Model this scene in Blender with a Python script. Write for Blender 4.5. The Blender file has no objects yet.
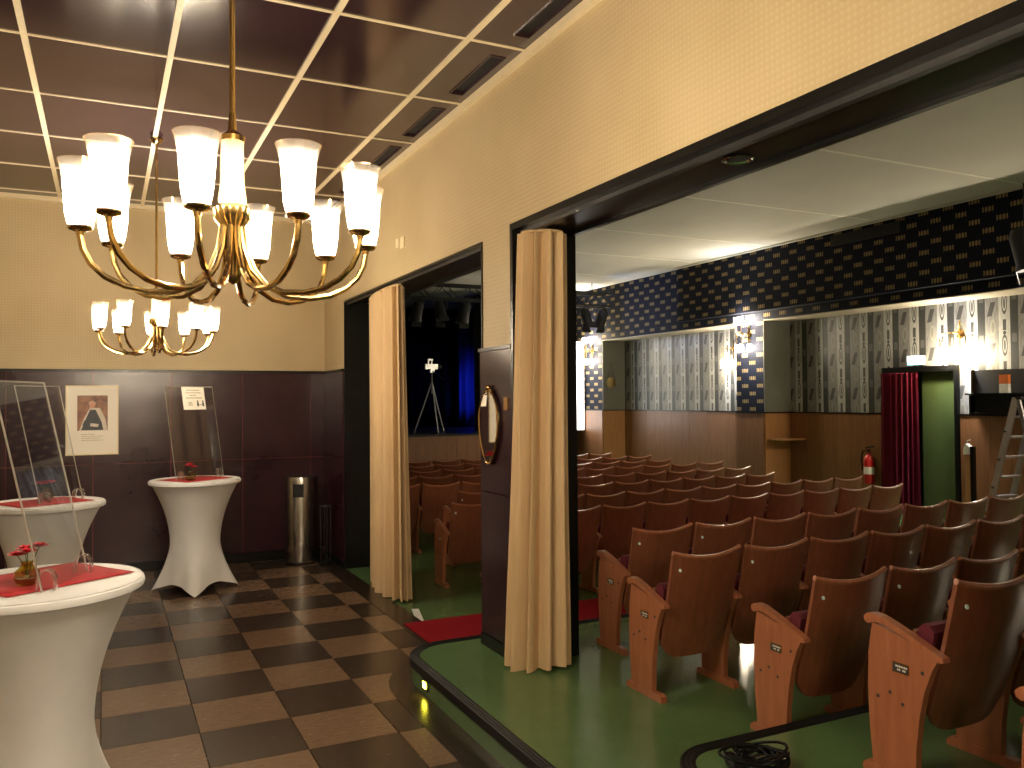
import bpy, bmesh, math, random
from mathutils import Vector, Matrix
random.seed(7)
PI = math.pi
scn = bpy.context.scene
COL = scn.collection
# ---------------------------------------------------------------- camera
YAW, PITCH, ROLL = math.radians(26.0527), math.radians(1.0915), math.radians(-0.4308)
FPX = 832.4
CAMH = 1.7436
fw = Vector((math.sin(YAW)*math.cos(PITCH), math.cos(YAW)*math.cos(PITCH), math.sin(PITCH)))
rt = Vector((math.cos(YAW), -math.sin(YAW), 0)); up = rt.cross(fw)
rt, up = rt*math.cos(ROLL)+up*math.sin(ROLL), -rt*math.sin(ROLL)+up*math.cos(ROLL)
cam = bpy.data.cameras.new('camera'); camo = bpy.data.objects.new('camera', cam); COL.objects.link(camo)
camo.matrix_world = Matrix(((rt.x, up.x, -fw.x, 0), (rt.y, up.y, -fw.y, 0), (rt.z, up.z, -fw.z, CAMH), (0, 0, 0, 1)))
cam.sensor_width = 36; cam.lens = FPX*36/1024; cam.clip_start = .05; cam.clip_end = 100
scn.camera = camo
# ---------------------------------------------------------------- world, exposure
w = bpy.data.worlds.new('world'); scn.world = w; w.use_nodes = True
w.node_tree.nodes['Background'].inputs[0].default_value = (.02, .018, .016, 1)
w.node_tree.nodes['Background'].inputs[1].default_value = .15
scn.view_settings.view_transform = 'Standard'; scn.view_settings.look = 'None'
scn.view_settings.exposure = 1.6; scn.view_settings.gamma = 1
scn.cycles.caustics_reflective = False; scn.cycles.caustics_refractive = False
scn.cycles.sample_clamp_indirect = 6
scn.cycles.max_bounces = 8; scn.cycles.transparent_max_bounces = 16
BULB = 620.0      # chandelier and sconce bulbs, W/m2/sr
WARM = (1.0, .955, .92)
HALLB = 800.0     # auditorium wall-lamp bulbs
# ---------------------------------------------------------------- materials
MATS = {}
class NT:
    """tiny node helper"""
    def __init__(s, name):
        s.m = bpy.data.materials.new(name); s.m.use_nodes = True
        s.t = s.m.node_tree; s.b = s.t.nodes['Principled BSDF']; s.out = s.t.nodes['Material Output']
        MATS[name] = s.m
    def n(s, ty, **kw):
        nd = s.t.nodes.new(ty)
        for k, v in kw.items(): setattr(nd, k, v)
        return nd
    def lk(s, a, b): s.t.links.new(a, b)
    def math(s, op, a, b=None, c=None):
        nd = s.n('ShaderNodeMath', operation=op)
        for i, v in enumerate((a, b, c)):
            if v is None: continue
            if isinstance(v, (int, float)): nd.inputs[i].default_value = v
            else: s.lk(v, nd.inputs[i])
        return nd.outputs[0]
    def mix(s, f, a, b):
        nd = s.n('ShaderNodeMix', data_type='RGBA')
        for sock, v in ((nd.inputs[0], f), (nd.inputs[6], a), (nd.inputs[7], b)):
            if isinstance(v, (int, float)): sock.default_value = v
            elif isinstance(v, tuple): sock.default_value = v if len(v) == 4 else v+(1,)
            else: s.lk(v, sock)
        return nd.outputs[2]
    def pos(s):
        g = s.n('ShaderNodeNewGeometry'); x = s.n('ShaderNodeSeparateXYZ'); s.lk(g.outputs['Position'], x.inputs[0])
        return x.outputs
    def objc(s, scale=(1, 1, 1)):
        t = s.n('ShaderNodeTexCoord'); mp = s.n('ShaderNodeMapping'); mp.inputs['Scale'].default_value = scale
        s.lk(t.outputs['Object'], mp.inputs[0]); return mp.outputs[0]
    def noise(s, vec, scale, detail=4, rough=.55):
        nd = s.n('ShaderNodeTexNoise'); nd.inputs['Scale'].default_value = scale
        nd.inputs['Detail'].default_value = detail; nd.inputs['Roughness'].default_value = rough
        s.lk(vec, nd.inputs['Vector']); return nd.outputs['Fac']
    def ramp(s, f, a, b, lo=.3, hi=.7):
        nd = s.n('ShaderNodeMapRange'); nd.inputs[1].default_value = lo; nd.inputs[2].default_value = hi
        s.lk(f, nd.inputs[0]); return s.mix(nd.outputs[0], a, b)
    def bump(s, h, strength=.2, dist=.01):
        nd = s.n('ShaderNodeBump'); nd.inputs['Strength'].default_value = strength; nd.inputs['Distance'].default_value = dist
        s.lk(h, nd.inputs['Height']); s.lk(nd.outputs[0], s.b.inputs['Normal'])
    def set(s, col=None, rough=None, metal=None, coat=None, sheen=None, spec=None):
        if col is not None:
            if isinstance(col, tuple): s.b.inputs['Base Color'].default_value = col+(1,)
            else: s.lk(col, s.b.inputs['Base Color'])
        if rough is not None: s.b.inputs['Roughness'].default_value = rough
        if metal is not None: s.b.inputs['Metallic'].default_value = metal
        if coat is not None: s.b.inputs['Coat Weight'].default_value = coat; s.b.inputs['Coat Roughness'].default_value = .12
        if sheen is not None: s.b.inputs['Sheen Weight'].default_value = sheen
        if spec is not None: s.b.inputs['Specular IOR Level'].default_value = spec
        return s.m

def plain(name, col, rough=.5, metal=0, var=.12, scale=30, **kw):
    t = NT(name); v = t.objc(); f = t.noise(v, scale)
    t.set(t.ramp(f, tuple(c*(1-var) for c in col), tuple(min(1, c*(1+var)) for c in col)), rough, metal, **kw)
    return t.m

def emit(name, col, strength):
    t = NT(name); t.b.inputs['Base Color'].default_value = (.8, .8, .8, 1)
    t.b.inputs['Emission Color'].default_value = col+(1,); t.b.inputs['Emission Strength'].default_value = strength
    return t.m

def wood(name, a, b, rough=.35, scale=(12, 12, 1.2), coat=.3):
    t = NT(name); v = t.objc(scale); f = t.noise(v, 3, 6, .6)
    t.set(t.ramp(f, a, b, .3, .7), rough, coat=coat)
    t.bump(f, .05, .004); return t.m

wood('seat_wood', (.28, .092, .040), (.38, .135, .062), .36)
wood('seat_veneer', (.175, .055, .027), (.25, .083, .041), .34, (9, 9, 1.0), .4)
wood('panel_wood', (.19, .080, .032), (.29, .13, .052), .45, (14, 14, .8), .05)
wood('panel_wood_light', (.36, .17, .065), (.46, .23, .095), .4, (14, 14, .8), .3)
wood('stage_wood', (.17, .065, .022), (.27, .11, .04), .45, (14, 14, .8), .2)
plain('wine_velvet', (.10, .006, .016), .9)
plain('carpet_red', (.24, .008, .014), .95, var=.25, scale=300, spec=.1)
plain('black_paint', (.0045, .0045, .0042), .3, var=.2, scale=8, spec=.3)
plain('black_rubber', (.005, .005, .005), .5, spec=.25)
plain('black_matte', (.006, .006, .007), .7)
plain('dark_plastic', (.015, .015, .016), .4)
plain('brass', (.72, .50, .20), .12, 1, var=.06)
plain('steel', (.55, .53, .50), .24, 1, var=.05)
plain('aluminium', (.62, .62, .64), .35, 1, var=.08)
plain('chrome', (.8, .8, .8), .08, 1, var=.02)
plain('white_spandex', (.72, .72, .73), .6, var=.03, scale=8, sheen=.2)
plain('red_napkin', (.42, .025, .030), .9, var=.12, scale=200)
plain('petal_red', (.50, .012, .03), .7)
plain('stem_green', (.05, .12, .02), .6)
plain('paper', (.78, .74, .66), .8, var=.02)
plain('ink', (.03, .03, .035), .8)
plain('ink_grey', (.42, .38, .28), .8)
plain('plaster_cream', (.66, .58, .42), .8, var=.03, scale=3)
plain('hall_ceiling_paint', (.58, .55, .48), .85, var=.04, scale=1.2)
plain('batten_paint', (.80, .76, .66), .7, var=.03)
plain('niche_grey', (.17, .17, .14), .8, var=.06, scale=4)
plain('niche_edge', (.42, .37, .28), .8, var=.05, scale=6)
plain('cream_strip', (.74, .63, .42), .5, var=.04)
plain('green_paint', (.060, .088, .022), .6, var=.08, scale=3)
plain('extinguisher_red', (.45, .012, .012), .3)
plain('orange_card', (.65, .16, .03), .6)
plain('white_plastic', (.75, .74, .70), .4)
plain('badge', (.70, .92, .95), .2)  # pale cyan-white of the painted glints on the seat backs
plain('dark_void', (.01, .01, .01), .9)
emit('bulb_glow', WARM, BULB); emit('hall_bulb_glow', (1.0, .97, .92), HALLB)
emit('screen_glow', (.95, .93, .88), 1.7)
emit('exit_white', (.85, 1.0, .97), 2.2)
emit('exit_cyan', (.10, .55, .60), 1.2)
emit('step_lamp_glow', (1.0, .85, .04), 14)
emit('spot_glow', (1.0, .88, .68), 60)
emit('blue_spot_glow', (.05, .10, 1.0), 60)

def drape(name, col, var=.07):
    t = NT(name); v = t.objc((60, 60, 2)); f = t.noise(v, 3)
    t.set(t.ramp(f, tuple(c*(1-var) for c in col), tuple(c*(1+var) for c in col)), .9, spec=.2)
    t.bump(f, .03, .002); return t.m
drape('curtain_cream', (.58, .41, .23)); drape('curtain_wine', (.13, .006, .022)); drape('curtain_black', (.007, .007, .009)); drape('curtain_blue', (.02, .03, .14))

def lacquer():
    t = NT('aubergine_lacquer'); v = t.objc(); f = t.noise(v, 2.5, 5); g = t.noise(v, 40, 3)
    t.set(t.ramp(f, (.019, .005, .0095), (.032, .009, .014)), .2, spec=.45)
    r = t.n('ShaderNodeMapRange'); r.inputs[3].default_value = .16; r.inputs[4].default_value = .30
    t.lk(f, r.inputs[0]); t.lk(r.outputs[0], t.b.inputs['Roughness']); t.bump(g, .02, .002)
    t2 = NT('ceiling_lacquer'); v = t2.objc(); f = t2.noise(v, 1.6, 4)
    t2.set(t2.ramp(f, (.026, .012, .015), (.048, .023, .026)), .14, spec=.6)
    t3 = NT('seam_red'); t3.set((.26, .035, .03), .4)
lacquer()

def wallpaper_foyer():
    t = NT('foyer_wallpaper'); p = t.pos()
    h = t.math('ADD', p[0], p[1]); k = 2*PI/.055
    a = t.math('SINE', t.math('MULTIPLY', t.math('ADD', h, p[2]), k)); b = t.math('SINE', t.math('MULTIPLY', t.math('SUBTRACT', h, p[2]), k))
    d = t.math('MULTIPLY', a, b)
    r = t.n('ShaderNodeMapRange'); r.inputs[1].default_value = .15; r.inputs[2].default_value = .75; t.lk(d, r.inputs[0])
    f = t.noise(t.objc(), 1.3, 3)
    base = t.ramp(f, (.45, .345, .195), (.53, .415, .245))
    t.set(t.mix(t.math('MULTIPLY', r.outputs[0], .28), base, (.66, .54, .34)), .6); t.bump(d, .12, .004)
wallpaper_foyer()

def wallpaper_dash():
    t = NT('hall_dash_wallpaper'); p = t.pos()
    h = t.math('ADD', p[1], p[0])
    vz = t.math('DIVIDE', p[2], .135); row = t.math('FLOOR', vz)
    off = t.math('MULTIPLY', t.math('MODULO', row, 2.0), .5)
    hu = t.math('FRACT', t.math('ADD', t.math('DIVIDE', h, .37), off)); v = t.math('FRACT', vz)
    du = t.math('ABSOLUTE', t.math('SUBTRACT', hu, .5)); dv = t.math('ABSOLUTE', t.math('SUBTRACT', v, .5))
    bumps = t.math('ABSOLUTE', t.math('SINE', t.math('MULTIPLY', hu, PI*8)))
    lim = t.math('ADD', t.math('MULTIPLY', bumps, .16), .10)
    m = t.math('MULTIPLY', t.math('LESS_THAN', du, .20), t.math('LESS_THAN', dv, lim))
    m = t.math('MULTIPLY', m, t.math('GREATER_THAN', bumps, .40))
    t.set(t.mix(m, (.007, .0085, .017), (.25, .18, .08)), .8, spec=.15)
wallpaper_dash()

def wallpaper_niche():
    t = NT('niche_wallpaper'); p = t.pos()
    cu = t.math('DIVIDE', p[1], .46); u = t.math('FRACT', cu); v = t.math('FRACT', t.math('DIVIDE', p[2], .56))
    v2 = t.math('FRACT', t.math('ADD', t.math('DIVIDE', p[2], .56), .5))
    def oval(uc, vc, ru, rv, vv=v):
        a = t.math('DIVIDE', t.math('SUBTRACT', u, uc), ru); b = t.math('DIVIDE', t.math('SUBTRACT', vv, vc), rv)
        return t.math('ADD', t.math('MULTIPLY', a, a), t.math('MULTIPLY', b, b))
    def band(a, b): return t.math('MULTIPLY', t.math('GREATER_THAN', u, a), t.math('LESS_THAN', u, b))
    n = t.noise(t.objc((25, 25, 4)), 2, 4)
    light = t.ramp(n, (.36, .36, .35), (.58, .575, .56)); mid = t.ramp(n, (.15, .15, .145), (.29, .285, .275))
    c = t.mix(band(.0, .24), light, (.022, .024, .024))                    # dark column
    c = t.mix(band(.58, 1.0), c, mid)
    o1 = oval(.41, .33, .085, .26)
    ring = t.math('MULTIPLY', t.math('LESS_THAN', o1, 1.0), t.math('GREATER_THAN', o1, .5))
    c = t.mix(ring, c, (.06, .06, .06)); c = t.mix(t.math('LESS_THAN', oval(.41, .33, .028, .13), 1.0), c, (.09, .09, .085))
    blk = t.math('MULTIPLY', band(.36, .46), t.math('LESS_THAN', t.math('ABSOLUTE', t.math('SUBTRACT', v, .82)), .13))
    c = t.mix(blk, c, (.05, .05, .05)); c = t.mix(t.math('LESS_THAN', oval(.41, .63, .05, .045), 1.0), c, (.05, .05, .05))
    c = t.mix(t.math('LESS_THAN', oval(.76, .27, .085, .20, v2), 1.0), c, (.30, .295, .25))
    c = t.mix(t.math('LESS_THAN', oval(.76, .27, .05, .13, v2), 1.0), c, (.20, .195, .17))
    us_ = t.math('ADD', u, t.math('MULTIPLY', v2, .35))          # leaning figure shapes
    lf = t.math('MULTIPLY', t.math('LESS_THAN', t.math('ABSOLUTE', t.math('SUBTRACT', us_, 1.06)), .075), t.math('LESS_THAN', t.math('ABSOLUTE', t.math('SUBTRACT', v2, .72)), .17))
    c = t.mix(lf, c, (.045, .045, .045))
    sq = t.math('MULTIPLY', band(.05, .19), t.math('LESS_THAN', t.math('ABSOLUTE', t.math('SUBTRACT', v, .5)), .10))
    c = t.mix(sq, c, (.10, .10, .095))
    gr_ = t.noise(t.objc((3, 90, 9)), 2, 5, .7)
    c = t.mix(t.math('MULTIPLY', gr_, .2), c, (.16, .16, .15))
    t.set(c, .5)
wallpaper_niche()

def lino():
    for nm, a, b in (('tile_tan', (.150, .092, .054), (.215, .135, .082)), ('tile_brown', (.032, .021, .015), (.060, .040, .028))):
        t = NT(nm); v = t.objc((1, 4, 1)); f = t.noise(v, 14, 6, .7); g = t.noise(t.objc(), 60, 3)
        t.set(t.ramp(t.math('ADD', t.math('MULTIPLY', f, .7), t.math('MULTIPLY', g, .3)), a, b, .38, .62), .3, spec=.5)
        t.lk(t.math('ADD', t.math('MULTIPLY', f, .16), .17), t.b.inputs['Roughness'])
    t = NT('border_lino'); f = t.noise(t.objc(), 25, 5); t.set(t.ramp(f, (.020, .013, .009), (.030, .020, .014)), .25)
    t = NT('green_lino'); f = t.noise(t.objc(), 2.0, 5); g = t.noise(t.objc(), 70, 3)
    t.set(t.ramp(t.math('ADD', t.math('MULTIPLY', f, .7), t.math('MULTIPLY', g, .3)), (.072, .135, .048), (.100, .178, .066), .35, .65), .22, spec=.5)
    t = NT('stage_floor'); f = t.noise(t.objc(), 3, 5); t.set(t.ramp(f, (.02, .022, .028), (.035, .04, .05)), .35)
lino()

def glassy(name, tint, fac_gloss=.06, translucent=0, rough=.02, gcol=(1, 1, 1), rim=.06):
    t = NT(name); t.t.nodes.remove(t.b)
    tr = t.n('ShaderNodeBsdfTransparent'); tr.inputs[0].default_value = tint+(1,)
    gl = t.n('ShaderNodeBsdfGlossy'); gl.inputs['Roughness'].default_value = rough; gl.inputs[0].default_value = gcol+(1,)
    ge = t.n('ShaderNodeNewGeometry'); dt = t.n('ShaderNodeVectorMath', operation='DOT_PRODUCT')
    t.lk(ge.outputs['Incoming'], dt.inputs[0]); t.lk(ge.outputs['Normal'], dt.inputs[1])
    fr = t.math('ADD', t.math('MULTIPLY', t.math('POWER', t.math('SUBTRACT', 1.0, t.math('ABSOLUTE', dt.outputs['Value'])), 5.0), .9), .03)
    base = tr.outputs[0]
    if translucent:
        zc = t.n('ShaderNodeSeparateXYZ'); t.lk(t.objc(), zc.inputs[0])
        mr_ = t.n('ShaderNodeMapRange'); mr_.inputs[1].default_value = .05; mr_.inputs[2].default_value = .17
        mr_.inputs[3].default_value = translucent; mr_.inputs[4].default_value = translucent*rim
        t.lk(t.math('ABSOLUTE', zc.outputs[2]), mr_.inputs[0])
        tl = t.n('ShaderNodeBsdfTranslucent'); tl.inputs[0].default_value = (1, .96, .90, 1)
        ms = t.n('ShaderNodeMixShader'); t.lk(mr_.outputs[0], ms.inputs[0])
        t.lk(base, ms.inputs[1]); t.lk(tl.outputs[0], ms.inputs[2]); base = ms.outputs[0]
    m2 = t.n('ShaderNodeMixShader')
    t.lk(t.math('MAXIMUM', fr, fac_gloss), m2.inputs[0]); t.lk(base, m2.inputs[1]); t.lk(gl.outputs[0], m2.inputs[2])
    t.lk(m2.outputs[0], t.out.inputs[0])
glassy('acrylic', (.95, .95, .94), .03); glassy('vase_glass', (.80, .72, .30), .1); glassy('shade_glass', (.96, .90, .78), .06, .35, .12, (1, .85, .6))
glassy('pressed_glass', (.9, .8, .55), .2, .45, .1, (.9, .75, .45), 1); glassy('acrylic_foot', (.95, .95, .93), .12, .15, rim=1); glassy('acrylic_edge', (.92, .92, .90), .2, .55, rim=1)
t = NT('mirror_glass'); t.set((.85, .84, .82), .02, 1)

# ---------------------------------------------------------------- mesh helpers
class MB:
    def __init__(s): s.v = []; s.f = []; s.smooth = False; s.mi = []
    def add(s, verts, faces):
        o = len(s.v); s.v += [tuple(p) for p in verts]; s.f += [tuple(i+o for i in f) for f in faces]; return s
    def box(s, x0, x1, y0, y1, z0, z1):
        return s.add([(x0, y0, z0), (x1, y0, z0), (x1, y1, z0), (x0, y1, z0), (x0, y0, z1), (x1, y0, z1), (x1, y1, z1), (x0, y1, z1)],
              [(3, 2, 1, 0), (4, 5, 6, 7), (0, 1, 5, 4), (1, 2, 6, 5), (2, 3, 7, 6), (3, 0, 4, 7)])
    def bar(s, a, b, wd, ht=None):
        a = Vector(a); b = Vector(b); d = (b-a).normalized(); ht = ht or wd
        side = d.cross(Vector((0, 0, 1)))
        side = Vector((1, 0, 0)) if side.length < 1e-4 else side.normalized()
        u2 = side.cross(d)
        v = [p+side*sx*wd/2+u2*sz*ht/2 for p in (a, b) for sx, sz in ((-1, -1), (1, -1), (1, 1), (-1, 1))]
        return s.add(v, [(0, 1, 2, 3), (7, 6, 5, 4), (0, 4, 5, 1), (1, 5, 6, 2), (2, 6, 7, 3), (3, 7, 4, 0)])
    def prism(s, poly, h0, h1, axis='z'):
        n = len(poly)
        mp = {'z': lambda a, b, h: (a, b, h), 'x': lambda a, b, h: (h, a, b), 'y': lambda a, b, h: (a, h, b)}[axis]
        v = [mp(a, b, h0) for a, b in poly]+[mp(a, b, h1) for a, b in poly]
        f = [tuple(range(n))[::-1], tuple(range(n, 2*n))]+[(i, (i+1) % n, n+(i+1) % n, n+i) for i in range(n)]
        return s.add(v, f)
    def lathe(s, prof, n=20, c=(0, 0, 0), cap=(False, False)):
        v = []; f = []; m = len(prof)
        for r, z in prof:
            for k in range(n):
                a = 2*PI*k/n; v.append((c[0]+r*math.cos(a), c[1]+r*math.sin(a), c[2]+z))
        for i in range(m-1):
            for k in range(n): f.append((i*n+k, i*n+(k+1) % n, (i+1)*n+(k+1) % n, (i+1)*n+k))
        if cap[0]: f.append(tuple(range(n))[::-1])
        if cap[1]: f.append(tuple((m-1)*n+k for k in range(n)))
        s.smooth = True
        return s.add(v, f)
    def tube(s, pts, r, n=8, closed=False):
        pts = [Vector(p) for p in pts]; m = len(pts); rr = r if isinstance(r, (list, tuple)) else [r]*m
        v = []; f = []; prev = None
        for i, p in enumerate(pts):
            d = (pts[(i+1) % m]-pts[i-1]) if closed else (pts[min(i+1, m-1)]-pts[max(i-1, 0)])
            d = d.normalized()
            if prev is None:
                a = d.cross(Vector((0, 0, 1)))
                if a.length < 1e-3: a = d.cross(Vector((1, 0, 0)))
            else: a = prev-d*prev.dot(d)
            a = a.normalized(); prev = a; b = d.cross(a)
            for k in range(n):
                t = 2*PI*k/n; v.append(p+a*math.cos(t)*rr[i]+b*math.sin(t)*rr[i])
        for i in range(m if closed else m-1):
            j = (i+1) % m
            for k in range(n): f.append((i*n+k, i*n+(k+1) % n, j*n+(k+1) % n, j*n+k))
        if not closed: f += [tuple(range(n))[::-1], tuple((m-1)*n+k for k in range(n))]
        s.smooth = True
        return s.add(v, f)
    def sphere(s, c, r, n=10, m=6, sz=1):
        return s.lathe([(max(1e-4, r*math.sin(PI*i/m)), -r*sz*math.cos(PI*i/m)) for i in range(m+1)], n, c)
    def mesh(s, name):
        me = bpy.data.meshes.new(name); me.from_pydata([tuple(p) for p in s.v], [], s.f); me.update()
        bm = bmesh.new(); bm.from_mesh(me); bmesh.ops.recalc_face_normals(bm, faces=bm.faces); bm.to_mesh(me); bm.free()
        if s.smooth:
            for p in me.polygons: p.use_smooth = True
            try: me.set_sharp_from_angle(angle=math.radians(42))
            except Exception: pass
        return me
    def build(s, name, mat, parent=None, loc=None, **tg):
        return obj(name, s.mesh(name), mat, parent, loc, **tg)

def obj(name, me, mat, parent=None, loc=None, label=None, cat=None, group=None, kind=None, rz=0):
    if mat and not me.materials: me.materials.append(MATS[mat])
    o = bpy.data.objects.new(name, me); COL.objects.link(o)
    if parent: o.parent = parent
    if loc: o.location = loc
    if rz: o.rotation_euler = (0, 0, rz)
    tag(o, label, cat, group, kind); return o
def tag(o, label=None, cat=None, group=None, kind=None):
    if label: o['label'] = label
    if cat: o['category'] = cat
    if group: o['group'] = group
    if kind: o['kind'] = kind
    return o
def thing(name, loc, label, cat, group=None, rz=0):
    o = bpy.data.objects.new(name, None); COL.objects.link(o); o.empty_display_size = .1
    o.location = loc; o.rotation_euler = (0, 0, rz); return tag(o, label, cat, group)
def copy_tree(o, parent=None):
    c = o.copy(); COL.objects.link(c); c.parent = parent
    for ch in list(o.children): copy_tree(ch, c)
    return c
def bevel(o, wd, seg=2):
    m = o.modifiers.new('bevel', 'BEVEL'); m.width = wd; m.segments = seg; m.limit_method = 'ANGLE'; return o
def struct(name, mb, mat, label, cat, parent=None):
    return mb.build(name, mat, parent, label=label, cat=cat, kind='structure')
ORD = ['first', 'second', 'third', 'fourth', 'fifth', 'sixth', 'seventh', 'eighth', 'ninth', 'tenth', 'eleventh', 'twelfth', 'thirteenth']

# ================================================================ THE SETTING
XP0, XP1 = 2.25, 2.63           # partition faces (foyer, hall)
YB = 9.46; ZC = 3.80             # foyer back wall and ceiling
HC = 4.30                       # hall ceiling
XF, XD = 10.2, 10.8             # hall right wall: front plane, niche plane
L1, L2 = .15, .30               # hall terraces
YS = 17.0                       # stage front
RAIL = 2.06
# --- foyer floor with its tiles
TT = .47; GX, GY = .9612*TT, 14.0075*TT
floor = struct('floor', MB().box(-3.2, 2.25, -2.6, YB, -.12, -.012), 'border_lino', 'dark foyer floor slab under the chequered tiles', 'floor')
tile_me = {}
for nm in ('tile_tan', 'tile_brown'):
    g = .0012; mb = MB(); b = .002; h = TT/2-g
    mb.add([(-h, -h, -.012), (h, -h, -.012), (h, h, -.012), (-h, h, -.012), (-h+b, -h+b, 0), (h-b, -h+b, 0), (h-b, h-b, 0), (-h+b, h-b, 0)],
           [(4, 5, 6, 7), (0, 1, 5, 4), (1, 2, 6, 5), (2, 3, 7, 6), (3, 0, 4, 7)])
    tile_me[nm] = mb.mesh('floor_tile'); tile_me[nm].materials.append(MATS[nm])
cut_me = {}
for nm in ('tile_tan', 'tile_brown'):
    c = tile_me[nm].copy(); cut_me[nm] = c; lim = 2.2485-(GX+3.5*TT)
    for v_ in c.vertices: v_.co.x = min(v_.co.x, lim-(.002 if v_.co.z > -.001 else 0))
for i in range(-5, 4):
    for j in range(-1, 13):
        # A column is i=0 (x from GX), row r=0 at GY; tile (i, j) spans x GX+i*T.., y GY-j*T..
        cx, cy = GX+(i+.5)*TT, GY-(j-5+.5)*TT
        if cy > YB+.02 or cx > 2.3: continue
        obj('floor_tile', (cut_me if i == 3 else tile_me)['tile_tan' if (i+j) % 2 == 0 else 'tile_brown'], None, floor, (cx, cy, 0))
mb = MB(); mb.box(-3.2, GX-5*TT, -2.6, YB, -.012, 0); mb.box(GX-5*TT, 2.25, -2.6, GY-8*TT, -.012, 0)
mb.build('floor_margin', 'tile_brown', floor)
# dark border strip that follows the step and the hall edge
pts = [(1.69, -2.6), (1.535, -2.6), (1.535, 4.70), (1.548, 4.88), (1.585, 5.02), (1.65, 5.15), (1.74, 5.28), (1.83, 5.39), (1.92, 5.48), (2.0, 5.545), (2.06, 5.60), (2.06, YB), (2.25, YB), (2.25, 5.2), (2.05, 5.1), (1.85, 5.0), (1.75, 4.85), (1.72, 4.7)]
MB().prism(pts, -.010, .003).build('border_strip', 'border_lino', floor)
# --- hall floors
fh = struct('floor_hall', MB().box(2.25, 11.2, 5.18, YS+6, -.12, 0), 'green_lino', 'green linoleum floor of the auditorium', 'floor')
def platform(name, x0, y0, y1, z0, z1, r, label):
    pts = [(11.2, y0), (x0, y0), (x0, y1-r)]+[(x0+r-r*math.cos(a), y1-r+r*math.sin(a)) for a in [k*PI/2/8 for k in range(9)]]+[(11.2, y1)]
    o = struct(name, MB().prism(pts, z0, z1), 'green_lino', label, 'floor')
    # ribbed black nosing along the edge
    path = [(x0, y0), (x0, y1-r)]+[(x0+r-r*math.cos(a), y1-r+r*math.sin(a)) for a in [k*PI/2/10 for k in range(1, 11)]]+[(11.0, y1)]
    mb = MB(); prof = [(-.012, -.045), (.0, -.045), (.0, .003), (.012, .006), (.018, .003), (.030, .006), (.036, .003), (.048, .006), (.052, 0), (.05, -.004), (-.012, -.004)]
    prof = [(-.012, -.045), (-.012, .004), (-.004, .008), (.006, .004), (.014, .008), (.024, .004), (.032, .008), (.042, .004), (.050, .0005), (.0, .0005), (.0, -.045)]
    ring = []
    for i, p in enumerate(path):
        a = Vector(path[max(i-1, 0)]); b = Vector(path[min(i+1, len(path)-1)]); d = (b-a).normalized(); nrm = Vector((d.y, -d.x))   # inward (to the right of travel)
        ring.append([(p[0]+nrm.x*q, p[1]+nrm.y*q, z1+h) for q, h in prof])
    n = len(prof); v = [q for rr in ring for q in rr]; f = []
    for i in range(len(ring)-1):
        for k in range(n): f.append((i*n+k, i*n+(k+1) % n, (i+1)*n+(k+1) % n, (i+1)*n+k))
    mb.add(v, f); mb.build('nosing', 'black_rubber', o)
    return o
plat1 = platform('floor_terrace', 1.705, -2.6, 5.18, -.12, L1, .30, 'green linoleum terrace one step up with black nosing')
plat2 = platform('floor_upper_terrace', 2.02, -2.6, 2.79, L1, L2, .22, 'upper green linoleum terrace under the nearest seats')
# --- foyer ceiling, lacquered panels and cream strips
SX, SY = .753, .978; CX0, CY0 = -.409, 5.30
ceil = struct('ceiling', MB().box(-3.2, XP0, -2.6, YB, ZC+.02, ZC+.12), 'black_matte', 'foyer ceiling of dark glossy panels between cream strips', 'ceiling')
xs = [CX0+SX*k for k in range(-3, 4)]; ys = [CY0+SY*k for k in range(-7, 5)]
xb = xs+[XP0-.035]; yb = ys+[YB-.05]
pmesh = {}
def cpanel(wd, dp, slot):
    key = (round(wd, 3), round(dp, 3), slot)
    if key not in pmesh:
        mb = MB(); b = .004; x, y = wd/2, dp/2
        if not slot:
            mb.add([(-x, -y, .02), (x, -y, .02), (x, y, .02), (-x, y, .02), (-x+b, -y+b, 0), (x-b, -y+b, 0), (x-b, y-b, 0), (-x+b, y-b, 0)],
               [(7, 6, 5, 4), (0, 4, 5, 1), (1, 5, 6, 2), (2, 6, 7, 3), (3, 7, 4, 0)])
        else:   # panel with a long air slot near the wall
            x0, x1 = x-.15, x-.05; y0, y1 = -y+.15, y-.15
            for q in ((-x, x0, -y, y), (x1, x, -y, y), (x0, x1, -y, y0), (x0, x1, y1, y)): mb.box(*q, 0, .018)
            for xx in (x0, x1-.006): mb.box(xx, xx+.006, y0, y1, -.006, .02)
            for yy in (y0, y1-.006): mb.box(x0+.006, x1-.006, yy, yy+.006, -.006, .02)
        pmesh[key] = mb.mesh('ceiling_panel'); pmesh[key].materials.append(MATS['ceiling_lacquer'])
    return pmesh[key]
for i in range(len(xb)-1):
    for j in range(len(yb)-1):
        wd, dp = xb[i+1]-xb[i], yb[j+1]-yb[j]
        o = obj('ceiling_panel', cpanel(wd-.004, dp-.004, i == len(xb)-2 and dp > .6), None, ceil, ((xb[i]+xb[i+1])/2, (yb[j]+yb[j+1])/2, ZC))
for x in xs: MB().box(x-.017, x+.017, -2.6, YB-.05, ZC-.012, ZC).build('ceiling_strip', 'cream_strip', ceil)
for y in yb[:-1]: MB().box(-3.2, XP0-.035, y-.008, y+.008, ZC-.008, ZC+.001).build('ceiling_cross_strip', 'cream_strip', ceil)
struct('trim_1', MB().box(XP0-.04, XP0-.001, -2.6, YB-.04, ZC-.045, ZC+.02), 'cream_strip', 'cream cornice strip where partition meets foyer ceiling', 'trim')
struct('trim_2', MB().box(-3.2, XP0-.04, YB-.05, YB-.001, ZC-.045, ZC+.02), 'cream_strip', 'cream cornice strip along the top of the back wall', 'trim')
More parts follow.
